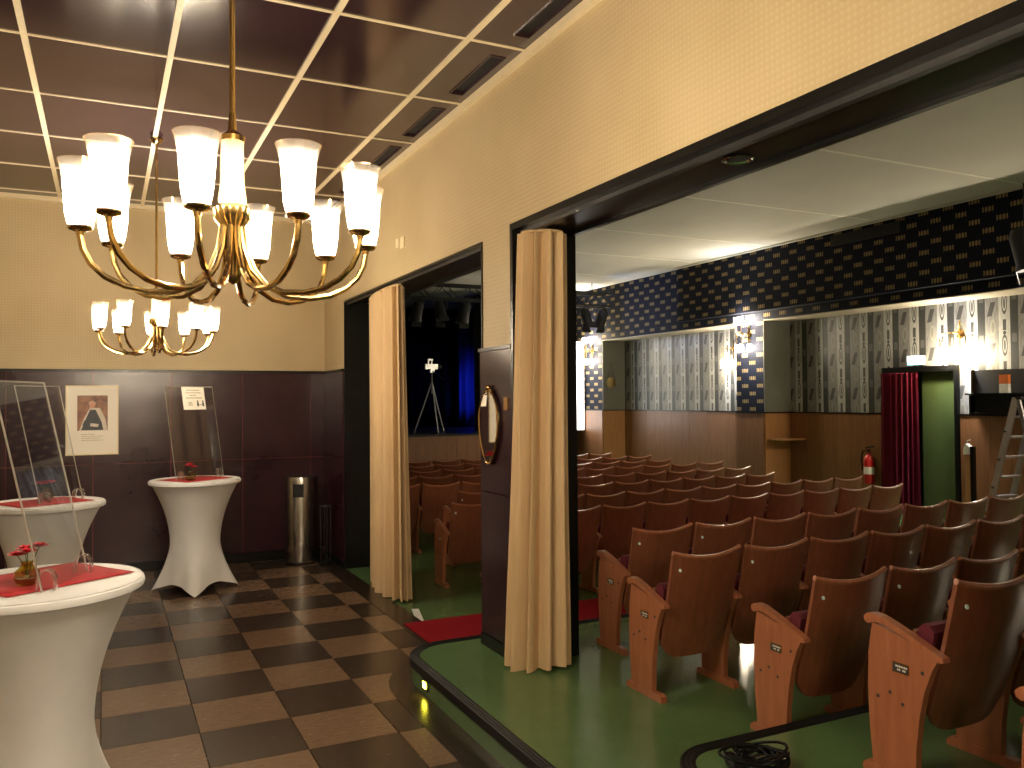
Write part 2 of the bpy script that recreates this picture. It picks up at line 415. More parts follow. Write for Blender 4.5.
# --- foyer walls
wb = struct('wall_back', MB().box(-3.3, XP0+.0, YB, YB+.2, -.1, HC), 'foyer_wallpaper', 'beige patterned wallpaper back wall above dark panelling', 'wall')
struct('wall_left', MB().box(-3.4, -3.2, -2.6, YB+.2, -.1, HC), 'foyer_wallpaper', 'beige wallpapered foyer wall out of view on the left', 'wall')
struct('wall_rear', MB().box(-3.4, 11.4, -2.8, -2.6, -.1, HC+.3), 'plaster_cream', 'plain wall behind the camera', 'wall')
def lac_panel(parent, x0, x1, z0, z1, y, th=.02):
    g = .003; o = MB().box(x0+g, x1-g, y-th, y, z0+g, z1-g).build('wainscot_panel', 'aubergine_lacquer', parent); return o
SEAM = [-3.047, -2.32, -1.594, -.867, -.11, .621, 1.346, 2.081, 2.25]
mb = MB().box(-3.2, 2.25, YB-.012, YB-.0005, 0, RAIL); mb.build('wainscot_backing', 'seam_red', wb)
for a, b in zip(SEAM, SEAM[1:]):
    lac_panel(wb, a, b, .10, 1.12, YB-.004, .024); lac_panel(wb, a, b, 1.12, RAIL, YB-.004, .024)
MB().box(-3.2, 2.24, YB-.045, YB, RAIL, RAIL+.025).build('wainscot_cap', 'black_paint', wb)
struct('baseboard_back', MB().box(-3.2, 2.21, YB-.035, YB-.0005, 0, .10), 'black_paint', 'dark baseboard below the back wall panelling', 'baseboard')
# partition with two wide openings
OT = 2.785
mb = MB()
mb.box(XP0, XP1, -2.6, 9.7, OT, HC+.1)                 # header
mb.box(XP0, XP1, 4.55, 5.03, L1, OT)                   # pillar
mb.box(XP0, XP1, 8.58, 9.7, 0, OT)                     # far end
mb.box(XP0, XP1, -2.6, 1.10, L1, OT)                    # near end, unseen, drawn out to shade the near seat backs
wp = struct('wall_partition', mb, 'foyer_wallpaper', 'beige wallpapered partition with two wide openings', 'wall')
struct('wall_hall_left', MB().box(XP0, XP1, 9.7, YS+6, 0, HC+.1), 'hall_dash_wallpaper', 'far left wall of the auditorium beyond the partition', 'wall')
for y0, y1, zb in ((4.55, 5.03, L1), (8.58, YB-.03, 0)):
    MB().box(XP0-.006, XP0-.0005, y0, y1, zb, RAIL).build('wainscot_backing', 'seam_red', wp)
    for z0, z1 in ((zb+.08, 1.15), (1.15, RAIL)):
        MB().box(XP0-.026, XP0-.006, y0+.003, y1-.003, z0+.003, z1-.003).build('wainscot_panel', 'aubergine_lacquer', wp)
    MB().box(XP0-.032, XP0-.001, y0, y1, zb, zb+.078).build('plinth', 'black_paint', wp)
    MB().box(XP0-.038, XP0-.001, y0-.004, y1, RAIL, RAIL+.022).build('wainscot_cap', 'black_paint', wp)
# black linings of the openings
def lining(y0, y1, zb, nm, label, e=.035, pr=.034):
    tr = thing(nm, (0, 0, 0), label, 'trim'); tr['kind'] = 'structure'
    MB().box(XP0-pr, XP1+.03, y0, y0+e, zb, OT-.005+e).build('jamb', 'black_paint', tr)
    MB().box(XP0-pr, XP1+.03, y1-e, y1, zb, OT-.005+e).build('jamb', 'black_paint', tr)
    MB().box(XP0-pr, XP1+.03, y0+e, y1-e, OT-.012, OT-.005+e).build('lintel', 'black_paint', tr)
    MB().box(XP0+.02, XP0+.05, y0+e, y1-e, OT-.035, OT-.012).build('curtain_track', 'dark_plastic', tr)
    MB().box(XP1-.05, XP1-.02, y0+e, y1-e, OT-.03, OT-.012).build('lintel_batten', 'black_paint', tr)
    return tr
lining(1.10, 4.55, L1, 'trim_3', 'black painted lining of the wide near opening')
lining(5.03, 8.58, 0.0, 'trim_4', 'black painted lining of the far opening', .014, .008)
# --- hall ceiling
ch = struct('ceiling_hall', MB().box(XP1, 11.2, -2.6, YS+6, HC, HC+.15), 'hall_ceiling_paint', 'cream auditorium ceiling with raised cross battens', 'ceiling')
for y in (2.0, 4.1, 6.25, 8.45, 10.6, 12.45, 14.6): MB().box(XP1, XF-.35, y-.025, y+.025, HC-.005, HC+.01).build('ceiling_batten', 'batten_paint', ch)
MB().box(XF-.20, XF-.151, -2.6, 13.15, HC-.03, HC+.01).build('cornice', 'hall_ceiling_paint', ch)
# --- hall right wall with two deep papered niches
N1 = (-2.6, 10.98); N2 = (11.67, 16.15); NT_ = 3.09; WZ = 1.48
mb = MB(); mb.box(XF, 11.2, -2.6, YS+6, NT_, HC+.1)           # above the niches
mb.box(XF, 11.2, 10.98, 11.67, 0, NT_); mb.box(XF, 11.2, 16.15, YS+6, 0, NT_)
wr = struct('wall_right', mb, 'hall_dash_wallpaper', 'dark auditorium wall papered with small gold dashes', 'wall')
MB().box(XF-.15, XF, -2.6, 13.15, 3.24, HC+.0).build('bulkhead', 'hall_dash_wallpaper', wr)
DY0, DY1, DZ = 7.80, 8.97, 2.13          # door in near niche
mb = MB(); mb.box(XD, XD+.2, DY1, 10.98, 0, NT_); mb.box(XD, XD+.2, -2.6, DY0, 0, NT_); mb.box(XD, XD+.2, DY0, DY1, DZ, NT_); mb.box(XD, XD+.2, 11.67, 16.15, 0, NT_)
mb.build('niche_wall', 'niche_wallpaper', wr)
for y in (10.98, 16.15):
    MB().box(XF, XD, y-.012, y-.0005, WZ+.02, NT_-.012).build('niche_cheek', 'niche_grey', wr)
for a, b in (N1, N2):
    MB().box(XF-.004, XD, a, b-.012, NT_-.012, NT_-.0005).build('niche_soffit', 'niche_edge', wr)
# timber dado, boards laid upright
def dado(y0, y1, x, mat='panel_wood'):
    y = y0
    while y < y1-.01:
        e = min(y+.30, y1); j = random.random()*.003
        MB().box(x-.022-j, x-.0005, y+.0015, e-.0015, .0, WZ).build('dado_board', mat, wr); y = e
    MB().box(x-.034, x-.0005, y0, y1, WZ, WZ+.02).build('dado_cap', 'black_paint', wr)
dado(DY1+.05, 10.98-.024, XD); dado(5.5, DY0-.06, XD); dado(11.67, 16.15-.024, XD); dado(10.98, 11.67, XF); dado(16.15, YS+.39, XF)
for y in (10.98, 16.15):
    MB().box(XF, XD-.024, y-.022, y-.0005, 0, WZ).build('dado_return', 'panel_wood_light', wr)
    MB().box(XF-.03, XD-.03, y-.034, y-.0005, WZ, WZ+.02).build('dado_return_cap', 'black_paint', wr)
# --- far wall beside the stage and the stage itself
wf = struct('wall_far', MB().box(8.35, 11.2, YS+.42, YS+.62, 0, HC+.1), 'hall_dash_wallpaper', 'patterned wall beside the stage at the far end', 'wall')
y = 8.35
while y < XF-.01:
    e = min(y+.3, XF); MB().box(y+.0015, e-.0015, YS+.396, YS+.4195, 0, .96).build('dado_board', 'panel_wood', wf); y = e
st = struct('floor_stage', MB().prism([(XP1, YS+.03), (8.35, YS+.03), (8.35, YS+.63), (11.2, YS+.63), (11.2, YS+5.8), (XP1, YS+5.8)], 0, 1.0), 'stage_floor', 'dark stage floor at the far end of the hall', 'stage')
x = XP1
while x < 8.34:
    e = min(x+.24, 8.35); MB().box(x+.002, e-.002, YS, YS+.0295, 0, .965).build('stage_front_board', 'stage_wood', st); x = e
MB().box(XP1, 8.35, YS-.03, YS+.06, .966, 1.003).build('stage_edge', 'black_paint', st)
struct('wall_stage', MB().box(XP1, 11.2, YS+5.8, YS+6, 0, HC+.1), 'black_matte', 'black wall behind the stage curtains', 'wall')
# ================================================================ THINGS
# ---------------------------------------------------------------- seats
PITCH_X = .487
def seat_meshes():
    M = {}
    wd = PITCH_X-.038; nu, nv = 12, 10; th = .016
    def P(u, v, off):
        e = 2*u-1
        zt = .788-.034*(1-e*e)
        zb = .20+.085*abs(e)**5
        z = zb+(zt-zb)*v
        t = (z-.2)/.585
        yy = .065-.165*t-.02*math.sin(PI*min(1, max(0, t)))*.6+.028*e*e
        k = 1-.10*(1-t)**2*abs(e)**1
        return ((PITCH_X/2)+e*wd/2*k, yy+off, z)
    v = []; f = []
    for s in (0, 1):
        for i in range(nu+1):
            for j in range(nv+1): v.append(P(i/nu, j/nv, th if s else 0))
    q = (nu+1)*(nv+1); ix = lambda s, i, j: s*q+i*(nv+1)+j
    for i in range(nu):
        for j in range(nv):
            f.append((ix(0, i, j), ix(0, i+1, j), ix(0, i+1, j+1), ix(0, i, j+1))); f.append((ix(1, i, j), ix(1, i, j+1), ix(1, i+1, j+1), ix(1, i+1, j)))
    for i in range(nu):
        for j in (0, nv): f.append((ix(0, i, j), ix(0, i+1, j), ix(1, i+1, j), ix(1, i, j)))
    for j in range(nv):
        for i in (0, nu): f.append((ix(0, i, j), ix(0, i, j+1), ix(1, i, j+1), ix(1, i, j)))
    mb = MB(); mb.add(v, f); mb.smooth = True; M['backrest'] = mb.mesh('backrest'); M['backrest'].materials.append(MATS['seat_veneer'])
    # paler top rail along the backrest
    mb = MB(); pts = [P(i/12, 1.0, th/2) for i in range(13)]; mb.tube([(a, b, c+.002) for a, b, c in pts], .0125, 6)
    M['top_rail'] = mb.mesh('top_rail'); M['top_rail'].materials.append(MATS['seat_wood'])
    x0, x1 = .025, PITCH_X-.025
    # tip-up seat, folded: pan and cushion
    pan = [(.135, .30), (.148, .295), (.118, .578), (.105, .575)]
    M['seat_pan'] = MB().prism(pan, x0, x1, 'x').mesh('seat_pan'); M['seat_pan'].materials.append(MATS['seat_veneer'])
    cu = [(.134, .31), (.104, .585), (.085, .605), (.058, .602), (.040, .58), (.075, .32), (.10, .295)]
    M['seat_cushion'] = MB().prism(cu, x0+.012, x1-.012, 'x').mesh('seat_cushion'); M['seat_cushion'].materials.append(MATS['wine_velvet'])
    pl = [(.268, .575), (.286, .47), (.292, .34), (.286, .18), (.272, .035), (.085, .035), (.080, .16), (.066, .27), (.044, .37), (.010, .46), (-.022, .515)]
    M['side_panel'] = MB().prism(pl, -.015, .015, 'x').mesh('side_panel'); M['side_panel'].materials.append(MATS['seat_wood'])
    ft = [(.318, .0), (.318, .022), (.300, .038), (.02, .038), (.0, .030), (-.005, 0)]
    M['foot_rail'] = MB().prism(ft, -.019, .019, 'x').mesh('foot_rail'); M['foot_rail'].materials.append(MATS['seat_wood'])
    ar = [(.300, .575), (.304, .592), (.290, .606), (.262, .611), (.225, .606), (.17, .590), (.10, .566), (.04, .543), (-.035, .515), (-.038, .500), (-.02, .497), (.06, .528), (.14, .558), (.21, .578), (.25, .580), (.285, .568)]
    M['armrest'] = MB().prism(ar, -.019, .019, 'x').mesh('armrest'); M['armrest'].materials.append(MATS['seat_wood'])
    # little number plate: brass-edged black plate with two lines of white figures
    mb = MB(); mb.box(-.019, -.015, .105, .175, .415, .452)
    M['number_plate'] = mb.mesh('number_plate'); M['number_plate'].materials.append(MATS['brass'])
    mb = MB(); mb.box(-.0200, -.019, .109, .171, .419, .448); M['plate_face'] = mb.mesh('plate_face'); M['plate_face'].materials.append(MATS['ink'])
    mb = MB()
    for k in range(7): mb.box(-.0206, -.0200, .160-k*.0075-.005, .160-k*.0075, .436, .443)
    for k in (1, 2, 4, 5): mb.box(-.0206, -.0200, .160-k*.0075-.005, .160-k*.0075, .4235, .4305)
    M['plate_lettering'] = mb.mesh('plate_lettering'); M['plate_lettering'].materials.append(MATS['paper'])
    mb = MB()
    for y, z in ((.135, .30), (.245, .30), (.19, .33), (.05, .44)):
        mb.prism([(y+.007*math.cos(a), z+.007*math.sin(a)) for a in [k*PI/4 for k in range(8)]], -.0165, -.015, 'x')
    M['screw_caps'] = mb.mesh('screw_caps'); M['screw_caps'].materials.append(MATS['ink'])
    mb = MB(); mb.lathe([(.001, 0), (.009, 0), (.009, .003), (.001, .004)], 10); M['number_badge'] = mb.mesh('number_badge'); M['number_badge'].materials.append(MATS['badge'])  # small pale disc standing in for a glint of light
    return M
SM = seat_meshes()
def side_panel(root, x, plate):
    p = obj('side_panel', SM['side_panel'], None, root, (x, 0, 0))
    obj('foot_rail', SM['foot_rail'], None, p); obj('armrest', SM['armrest'], None, p)
    if plate:
        for k in ('number_plate', 'plate_face', 'plate_lettering', 'screw_caps'): obj(k, SM[k], None, p)
def seat_proto(kind):
    root = thing('cinema_seat', (0, 0, 0), 'x', 'seat')
    side_panel(root, 0, kind == 'aisle')
    b = obj('backrest', SM['backrest'], None, root); obj('top_rail', SM['top_rail'], None, b)
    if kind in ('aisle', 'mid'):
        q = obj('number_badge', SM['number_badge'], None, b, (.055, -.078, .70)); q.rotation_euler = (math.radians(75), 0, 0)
    s = obj('seat_pan', SM['seat_pan'], None, root); obj('seat_cushion', SM['seat_cushion'], None, s)
    if kind == 'end': side_panel(root, PITCH_X, False)
    return root
PROTO = {}
ROWS = [  # y of rear foot, left end x, number of seats, floor z, row wording
    (1.24, 2.385, 2, L2, 'row nearest the camera'),
    (2.03, 2.68, 4, L2, 'second row on the upper terrace'),
    (2.82, 2.82, 6, L1, 'nearest row on the middle terrace'),
    (3.60, 2.63, 8, L1, 'middle row on the middle terrace'),
    (4.37, 2.91, 10, L1, 'farthest row on the middle terrace'),
    (6.42, 3.02, 10, 0, 'first row past the red carpet'),
    (7.25, 2.86, 11, 0, 'second row past the red carpet'),
    (8.15, 3.30, 9, 0, 'third row past the red carpet'),
    (9.05, 2.75, 11, 0, 'fourth row past the red carpet'),
    (10.0, 3.05, 11, 0, 'fifth row past the red carpet'),
    (10.85, 3.22, 10, 0, 'sixth row past the red carpet'),
    (11.7, 2.95, 11, 0, 'seventh row past the red carpet'),
    (12.6, 3.23, 10, 0, 'row of seats nearest the stage')]
for y, x0, n, z, wording in ROWS:
    for i in range(n):
        kind = 'aisle' if i == 0 else ('end' if i == n-1 else ('mid' if z > 0 and i == 1 else 'plain'))
        if kind not in PROTO: o = PROTO[kind] = seat_proto(kind)
        else: o = copy_tree(PROTO[kind])
        o.location = (x0+i*PITCH_X, y, z)
        o['label'] = f'{ORD[i]} wooden tip-up seat from left end of the {wording}'
        o['group'] = 'wooden tip-up cinema seats in rows'
# ---------------------------------------------------------------- chandeliers
def shade_profile(): return [(r*.94, h) for r, h in [(.026, 0), (.036, .006), (.042, .03), (.046, .07), (.049, .11), (.053, .145), (.060, .172), (.066, .186), (.063, .186), (.057, .171), (.050, .144), (.046, .11), (.043, .07), (.039, .03), (.030, .010)]]
SHADE = MB().lathe(shade_profile(), 24).mesh('glass_shade'); SHADE.materials.append(MATS['shade_glass'])
BULBM = MB().sphere((0, 0, 0), .021, 10, 7, 1.5).mesh('bulb'); BULBM.materials.append(MATS['bulb_glow'])
BULBH = BULBM.copy(); BULBH.materials.clear(); BULBH.materials.append(MATS['hall_bulb_glow'])
CUP = MB().lathe([(.001, -.024), (.010, -.022), (.012, -.012), (.030, -.006), (.034, .0), (.032, .006), (.001, .007)], 16).mesh('shade_cup'); CUP.materials.append(MATS['brass'])
def chandelier(x, y, label, phase, dz=0):
    root = thing('chandelier', (x, y, ZC-.012), label, 'chandelier', 'ten-arm brass chandeliers in the foyer')
    z = lambda h: h+dz-(ZC-.012)          # world height to local
    MB().tube([(0, 0, z(2.62)), (0, 0, -.02)], .009, 10).build('hanging_rod', 'brass', root)
    MB().lathe([(.001, 0), (.045, 0), (.05, -.012), (.03, -.035), (.012, -.05), (.001, -.05)], 20).build('canopy', 'brass', root)
    MB().lathe([(.001, z(2.09)), (.018, z(2.10)), (.028, z(2.12)), (.030, z(2.26)), (.055, z(2.29)), (.060, z(2.32)), (.040, z(2.335)), (.001, z(2.336))], 20).build('hub', 'brass', root)
    MB().lathe([(.040, z(2.337)), (.043, z(2.35)), (.036, z(2.40)), (.034, z(2.52)), (.036, z(2.53))], 20).build('glass_column', 'pressed_glass', root)
    MB().lathe([(.038, z(2.53)), (.040, z(2.545)), (.014, z(2.565)), (.010, z(2.62))], 16).build('column_cap', 'brass', root)
    for k in range(10):
        a = phase+k*2*PI/10; c, s = math.cos(a), math.sin(a)
        prof = [(.030, 2.27), (.040, 2.20), (.065, 2.135), (.110, 2.085), (.165, 2.062), (.235, 2.058), (.300, 2.070), (.352, 2.097), (.388, 2.132), (.408, 2.172), (.415, 2.212)]
        arm = MB().tube([(r*c, r*s, z(h)) for r, h in prof], .0092, 8).build('arm', 'brass', root)
        cup = obj('shade_cup', CUP, None, arm, (.415*c, .415*s, z(2.233)))
        sh = obj('glass_shade', SHADE, None, root, (.415*c, .415*s, z(2.238)))
        b = obj('bulb', BULBM, None, sh, (0, 0, .068))
    return root
base_ang = math.atan2(-2.66, -.35)       # towards the camera
chandelier(.35, 2.66, 'large brass chandelier hanging nearest with ten lit glass shades', base_ang+math.radians(24), .012)
chandelier(.35, -1.62, 'brass chandelier hanging behind the camera', base_ang)  # out of view, added to throw light on the seats
chandelier(.355, 6.96, 'smaller-looking brass chandelier hanging farther back near the wall', base_ang+math.radians(10), .06)
# ---------------------------------------------------------------- bar tables
def spandex():
    n = 64; levels = 26; R0 = .40; H = 1.02; v = []; f = []
    def pt(a, t):   # t 0 floor .. 1 top
        q = math.cos(2*a)            # feet at a = 0, 90, 180, 270 -> use cos(4a)
        foot = .5+.5*math.cos(4*a)
        if t >= .42:
            s = (t-.42)/.58; r = .215+(R0-.215)*(s**1.9)
            lob = .012*(1-s)*(foot-.5)
        else:
            s = (.42-t)/.42; r = .215+(.30-.215)*s**1.4
            lob = .012*(foot-.5)+s**1.6*(foot**3*.115-.035)
        z = t*H
        lift = abs(math.sin(2*a))**.75*.085*max(0, 1-t/.3)
        rr = r+lob
        return (rr*math.cos(a), rr*math.sin(a), z+lift+.004)
    for j in range(levels+1):
        t = j/levels
        for k in range(n): v.append(pt(2*PI*k/n, t))
    for j in range(levels):
        for k in range(n): f.append((j*n+k, j*n+(k+1) % n, (j+1)*n+(k+1) % n, (j+1)*n+k))
    mb = MB(); mb.add(v, f); mb.smooth = True
    me = mb.mesh('stretch_cover'); me.materials.append(MATS['white_spandex'])
    top = MB().lathe([(.398, .985), (.406, .990), (.409, 1.003), (.406, 1.016), (.395, 1.022), (.2, 1.023), (.001, 1.023)], 48).mesh('table_top'); top.materials.append(MATS['white_spandex'])
    return me, top
COVER, TOPM = spandex()
TZ = 1.0235
def bar_table(x, y, rz, label):
    t = thing('bar_table', (x, y, 0), label, 'table', 'round bar tables in white stretch covers', rz)
    obj('stretch_cover', COVER, None, t); obj('table_top', TOPM, None, t)
    return t
bar_table(-.255, 3.87, math.radians(20), 'white stretch-covered bar table nearest the camera')
bar_table(-.40, 6.95, math.radians(40), 'white stretch-covered bar table partly hidden behind the nearest one')
bar_table(.76, 8.32, math.radians(-96), 'white stretch-covered bar table standing before the dark panelling')
def napkin(x, y, a, s, label, s2=.44):
    mb = MB(); n = 10; v = []; f = []
    for i in range(n+1):
        for j in range(n+1):
            p, q = (i/n-.5)*s, (j/n-.5)*s2; v.append((p, q, .0022+.0015*math.sin(p*31+1)*math.sin(q*27)))
    for i in range(n):
        for j in range(n): f.append((i*(n+1)+j, (i+1)*(n+1)+j, (i+1)*(n+1)+j+1, i*(n+1)+j+1))
    mb.add(v, f); mb.smooth = True
    o = mb.build('table_napkin', 'red_napkin', None, (x, y, TZ+.001), label=label, cat='napkin', group='red napkins on the bar tables', rz=a)
    sd = o.modifiers.new('thick', 'SOLIDIFY'); sd.thickness = .0015; sd.offset = 1
napkin(-.225, 3.93, math.radians(33), .52, 'red napkin spread on the nearest bar table')
napkin(-.40, 6.95, math.radians(30), .52, 'red napkin on the half hidden bar table')
napkin(.76, 8.32, math.radians(35), .52, 'red napkin on the bar table before the panelling')
def vase(x, y, label, seed):
    rnd = random.Random(seed)
    t = thing('flower_vase', (x, y, TZ+.005), label, 'vase', 'small glass vases with red flowers')
    MB().lathe([(.001, 0), (.026, 0), (.042, .012), (.048, .032), (.044, .055), (.026, .072), (.020, .082), (.024, .092), (.022, .092), (.018, .082), (.024, .070), (.041, .054), (.045, .032), (.039, .013), (.024, .004), (.001, .004)], 20).build('glass_body', 'vase_glass', t)
    MB().lathe([(.001, .006), (.036, .013), (.042, .030), (.001, .031)], 16).build('water', 'vase_glass', t)
    for k in range(4):
        a = k*1.6+rnd.random(); r = .018+.028*rnd.random(); hx, hy, hz = r*math.cos(a), r*math.sin(a), .118+.035*rnd.random()
        MB().tube([(0, 0, .02), (hx*.3, hy*.3, .08), (hx, hy, hz)], .002, 5).build('stem', 'stem_green', t)
        mb = MB()
        for ring, (rr, nn, tilt) in enumerate(((.018, 5, 1.2), (.030, 7, .7), (.038, 9, .25))):
            for q in range(nn):
                b = 2*PI*q/nn+ring; d = Vector((math.cos(b), math.sin(b), tilt)).normalized(); sd = Vector((-math.sin(b), math.cos(b), 0))
                c0 = Vector((hx, hy, hz)); w_ = rr*.55
                mb.add([c0, c0+d*rr*.6+sd*w_, c0+d*rr*1.1, c0+d*rr*.6-sd*w_], [(0, 1, 2, 3)])
        mb.build('blossom', 'petal_red', t)
vase(-.275, 3.80, 'glass vase with red flowers on the nearest table', 1)
vase(.70, 8.10, 'tiny glass vase with a red flower on the table before the panelling', 2)
vase(-.385, 7.00, 'small flower vase on the half hidden table', 3)
# acrylic screens with bent feet
def screen(p1, p2, top_shift, h, label, foot_dir):
    p1 = Vector((p1[0], p1[1], TZ+.004)); p2 = Vector((p2[0], p2[1], TZ+.004))
    root = thing('acrylic_screen', p1, label, 'screen', 'clear acrylic screens on the bar tables')
    d = p2-p1; sh = Vector((top_shift[0], top_shift[1], h)); n = d.cross(sh).normalized()*.0025
    o = Vector((0, 0, .002))
    v = [o-n, o+d-n, o+d+sh-n, o+sh-n, o+n, o+d+n, o+d+sh+n, o+sh+n]
    mb = MB(); mb.add(v, [(0, 1, 2, 3), (7, 6, 5, 4), (0, 4, 5, 1), (1, 5, 6, 2), (2, 6, 7, 3), (3, 7, 4, 0)])
    pane = mb.build('pane', 'acrylic', root)
    for a, b in ((o, o+sh), (o+d, o+d+sh), (o+sh, o+d+sh)):
        MB().bar(a, b, .006, .006).build('polished_edge', 'acrylic_edge', pane)
    dn = d.normalized(); fd = Vector((foot_dir[0], foot_dir[1], 0)).normalized()
    for c in (.10, .90):
        b0 = d*c; pts = []
        for k in range(11):
            a = PI*k/10; pts.append(b0+fd*(.035*math.cos(a))+Vector((0, 0, .006+.075*math.sin(a)**.6 if 0 < k < 10 else .003)))
        mb = MB(); vv = []; ff = []
        for q in pts: vv += [q-dn*.018, q+dn*.018]
        for k in range(10): ff.append((2*k, 2*k+1, 2*k+3, 2*k+2))
        mb.add(vv, ff); mb.smooth = True
        fo = mb.build('foot', 'acrylic_foot', root); sd = fo.modifiers.new('thick', 'SOLIDIFY'); sd.thickness = .003
    return root
screen((-.213, 3.62), (-.066, 3.99), (-.165, .02), .80, 'tall clear acrylic screen leaning on the nearest table', (1, -.4))
screen((-.415, 6.80), (-.15, 7.05), (-.16, .02), .84, 'clear acrylic screen on the half hidden table', (1, -.4))
s3 = screen((.585, 8.20), (1.03, 8.48), (-.10, .03), .86, 'clear acrylic screen holding a notice before the panelling', (.5, -1))
# notice taped to the acrylic of the far table
def on_screen(u, v, off=-.006):   # u,v along base and height of s3, world point
    p1 = Vector((.585, 8.20, TZ+.006)); d = Vector((.445, .28, 0)); sh = Vector((-.10, .03, .86)); n = d.cross(sh).normalized()
    if n.y > 0: n = -n
    return p1+d*u+sh*v+n*abs(off), n
nt = thing('paper_notice', on_screen(.30, .76)[0], 'white paper notice taped to the upper part of the acrylic screen', 'notice')
def on_n(u, v, off): return on_screen(u, v, off)[0]-Vector(nt.location)
def patch(u0, u1, v0, v1, off, nm, mat, par, cut=0):
    a, b, c, e = on_n(u0, v0, off), on_n(u1, v0, off), on_n(u1, v1, off), on_n(u0, v1, off); n = on_screen(0, 0)[1]*.0006
    mb = MB(); v = [a, b, c, e]; v = v+[p+n for p in v]
    mb.add(v, [(0, 1, 2, 3), (7, 6, 5, 4), (0, 4, 5, 1), (1, 5, 6, 2), (2, 6, 7, 3), (3, 7, 4, 0)]); return mb.build(nm, mat, par)
pp = patch(.33, .80, .75, .995, .005, 'sheet', 'paper', nt)
for k, (a, b) in enumerate(((.42, .70), (.40, .72), (.48, .62), (.40, .74))): patch(a, b, .955-k*.028, .967-k*.028, .0058, 'text_line', 'ink_grey', nt)
for a in (.44, .47, .50): patch(a, a+.02, .79, .835, .0058, 'figure', 'ink_grey', nt)
for a in (.62, .73): patch(a, a+.035, .785, .83, .0058, 'pictogram', 'ink', nt); patch(a+.005, a+.03, .833, .85, .0058, 'pictogram', 'ink', nt)
patch(.665, .72, .80, .806, .0058, 'pictogram', 'ink', nt)
# ---------------------------------------------------------------- framed picture on the back wall
pc = thing('framed_picture', (-.116, YB-.03, 1.22), 'framed portrait print with wide cream mount on the dark panelling', 'picture')
W2, Hh = .2385, .70
mb = MB()
for q in ((-W2, -W2+.014, 0, Hh), (W2-.014, W2, 0, Hh), (-W2+.014, W2-.014, 0, .014), (-W2+.014, W2-.014, Hh-.014, Hh)): mb.box(q[0], q[1], -.022, 0, q[2], q[3])
mb.build('frame', 'cream_strip', pc)
MB().box(-W2+.014, W2-.014, -.010, -.002, .014, Hh-.014).build('mount', 'paper', pc)
x0, x1, z0, z1 = -.135, .14, .245, .60
pr = NT('print_ground'); f_ = pr.noise(pr.objc((6, 1, 6)), 2.2, 3)
pr.set(pr.ramp(f_, (.10, .035, .03), (.34, .16, .08)), .5)
plain('print_dark', (.02, .022, .03), .5); plain('print_pale', (.55, .48, .40), .5); plain('print_skin', (.50, .24, .15), .5)
g0 = MB().box(x0, x1, -.0112, -.0100, z0, z1).build('print', 'print_ground', pc)
def flat(poly, mat, dep): MB().prism(poly, -.0112-dep, -.0112, 'y').build('print_shape', mat, g0)
flat([(-.12, z0), (.135, z0), (.12, .36), (.07, .47), (-.02, .48), (-.07, .38)], 'print_pale', .0003)
flat([(-.10, z0+.005), (.10, z0+.005), (.085, .33), (.03, .455), (-.02, .455), (-.06, .36)], 'print_dark', .0006)
flat([(.0+.028*math.cos(a), .505+.036*math.sin(a)) for a in [k*PI/7 for k in range(14)]], 'print_skin', .0009)
flat([(-.03+.001*k, .525+.02*math.sin(k*PI/60)) for k in range(0, 61, 6)]+[(.028, .50), (-.028, .50)], 'print_pale', .0007)
flat([(-.09, .30), (-.05, .28), (-.02, .30), (-.03, .34), (-.07, .35)], 'print_dark', .0010)
flat([(-.02, .29), (.05, .28), (.06, .31), (-.015, .32)], 'print_pale', .0009)
for k in range(4): MB().box(-.10, .02+.03*(k % 2)+.05*(k > 0), -.0108, -.0100, .205-k*.02, .211-k*.02).build('caption_line', 'ink_grey', pc)
# ---------------------------------------------------------------- steel bin and umbrella stand corner
bn = thing('waste_bin', (1.915, 9.16, 0), 'tall brushed steel cylindrical bin with square black opening', 'bin')
MB().lathe([(.001, .02), (.172, .02), (.175, .03), (.175, .90), (.170, .93), (.15, .94), (.001, .94)], 40).build('body', 'steel', bn)
MB().lathe([(.001, 0), (.168, 0), (.170, .019), (.001, .019)], 32).build('base_ring', 'black_rubber', bn)
a0 = math.atan2(-9.22, -1.93)+math.radians(-10)
mb = MB(); v = []; f = []
for k in range(7):
    a = a0-.33+.66*k/6
    for z in (.72, .86): v.append((.177*math.cos(a), .177*math.sin(a), z))
for k in range(6): f.append((2*k, 2*k+1, 2*k+3, 2*k+2))
mb.add(v, f); o = mb.build('opening', 'dark_void', bn); sd = o.modifiers.new('t', 'SOLIDIFY'); sd.thickness = .003
us = thing('umbrella_stand', (2.125, 8.92, 0), 'black umbrella stand in the dark corner behind the bin', 'stand')
MB().lathe([(.001, 0), (.075, 0), (.08, .015), (.03, .03), (.001, .03)], 20).build('base', 'black_rubber', us)
for k in range(4): MB().tube([(.05*math.cos(k*PI/2), .05*math.sin(k*PI/2), .02), (.055*math.cos(k*PI/2), .055*math.sin(k*PI/2), .62)], .006, 6).build('rod', 'dark_plastic', us)
MB().tube([(.058*math.cos(k*PI/8), .058*math.sin(k*PI/8), .62) for k in range(16)], .006, 6, True).build('ring', 'dark_plastic', us)
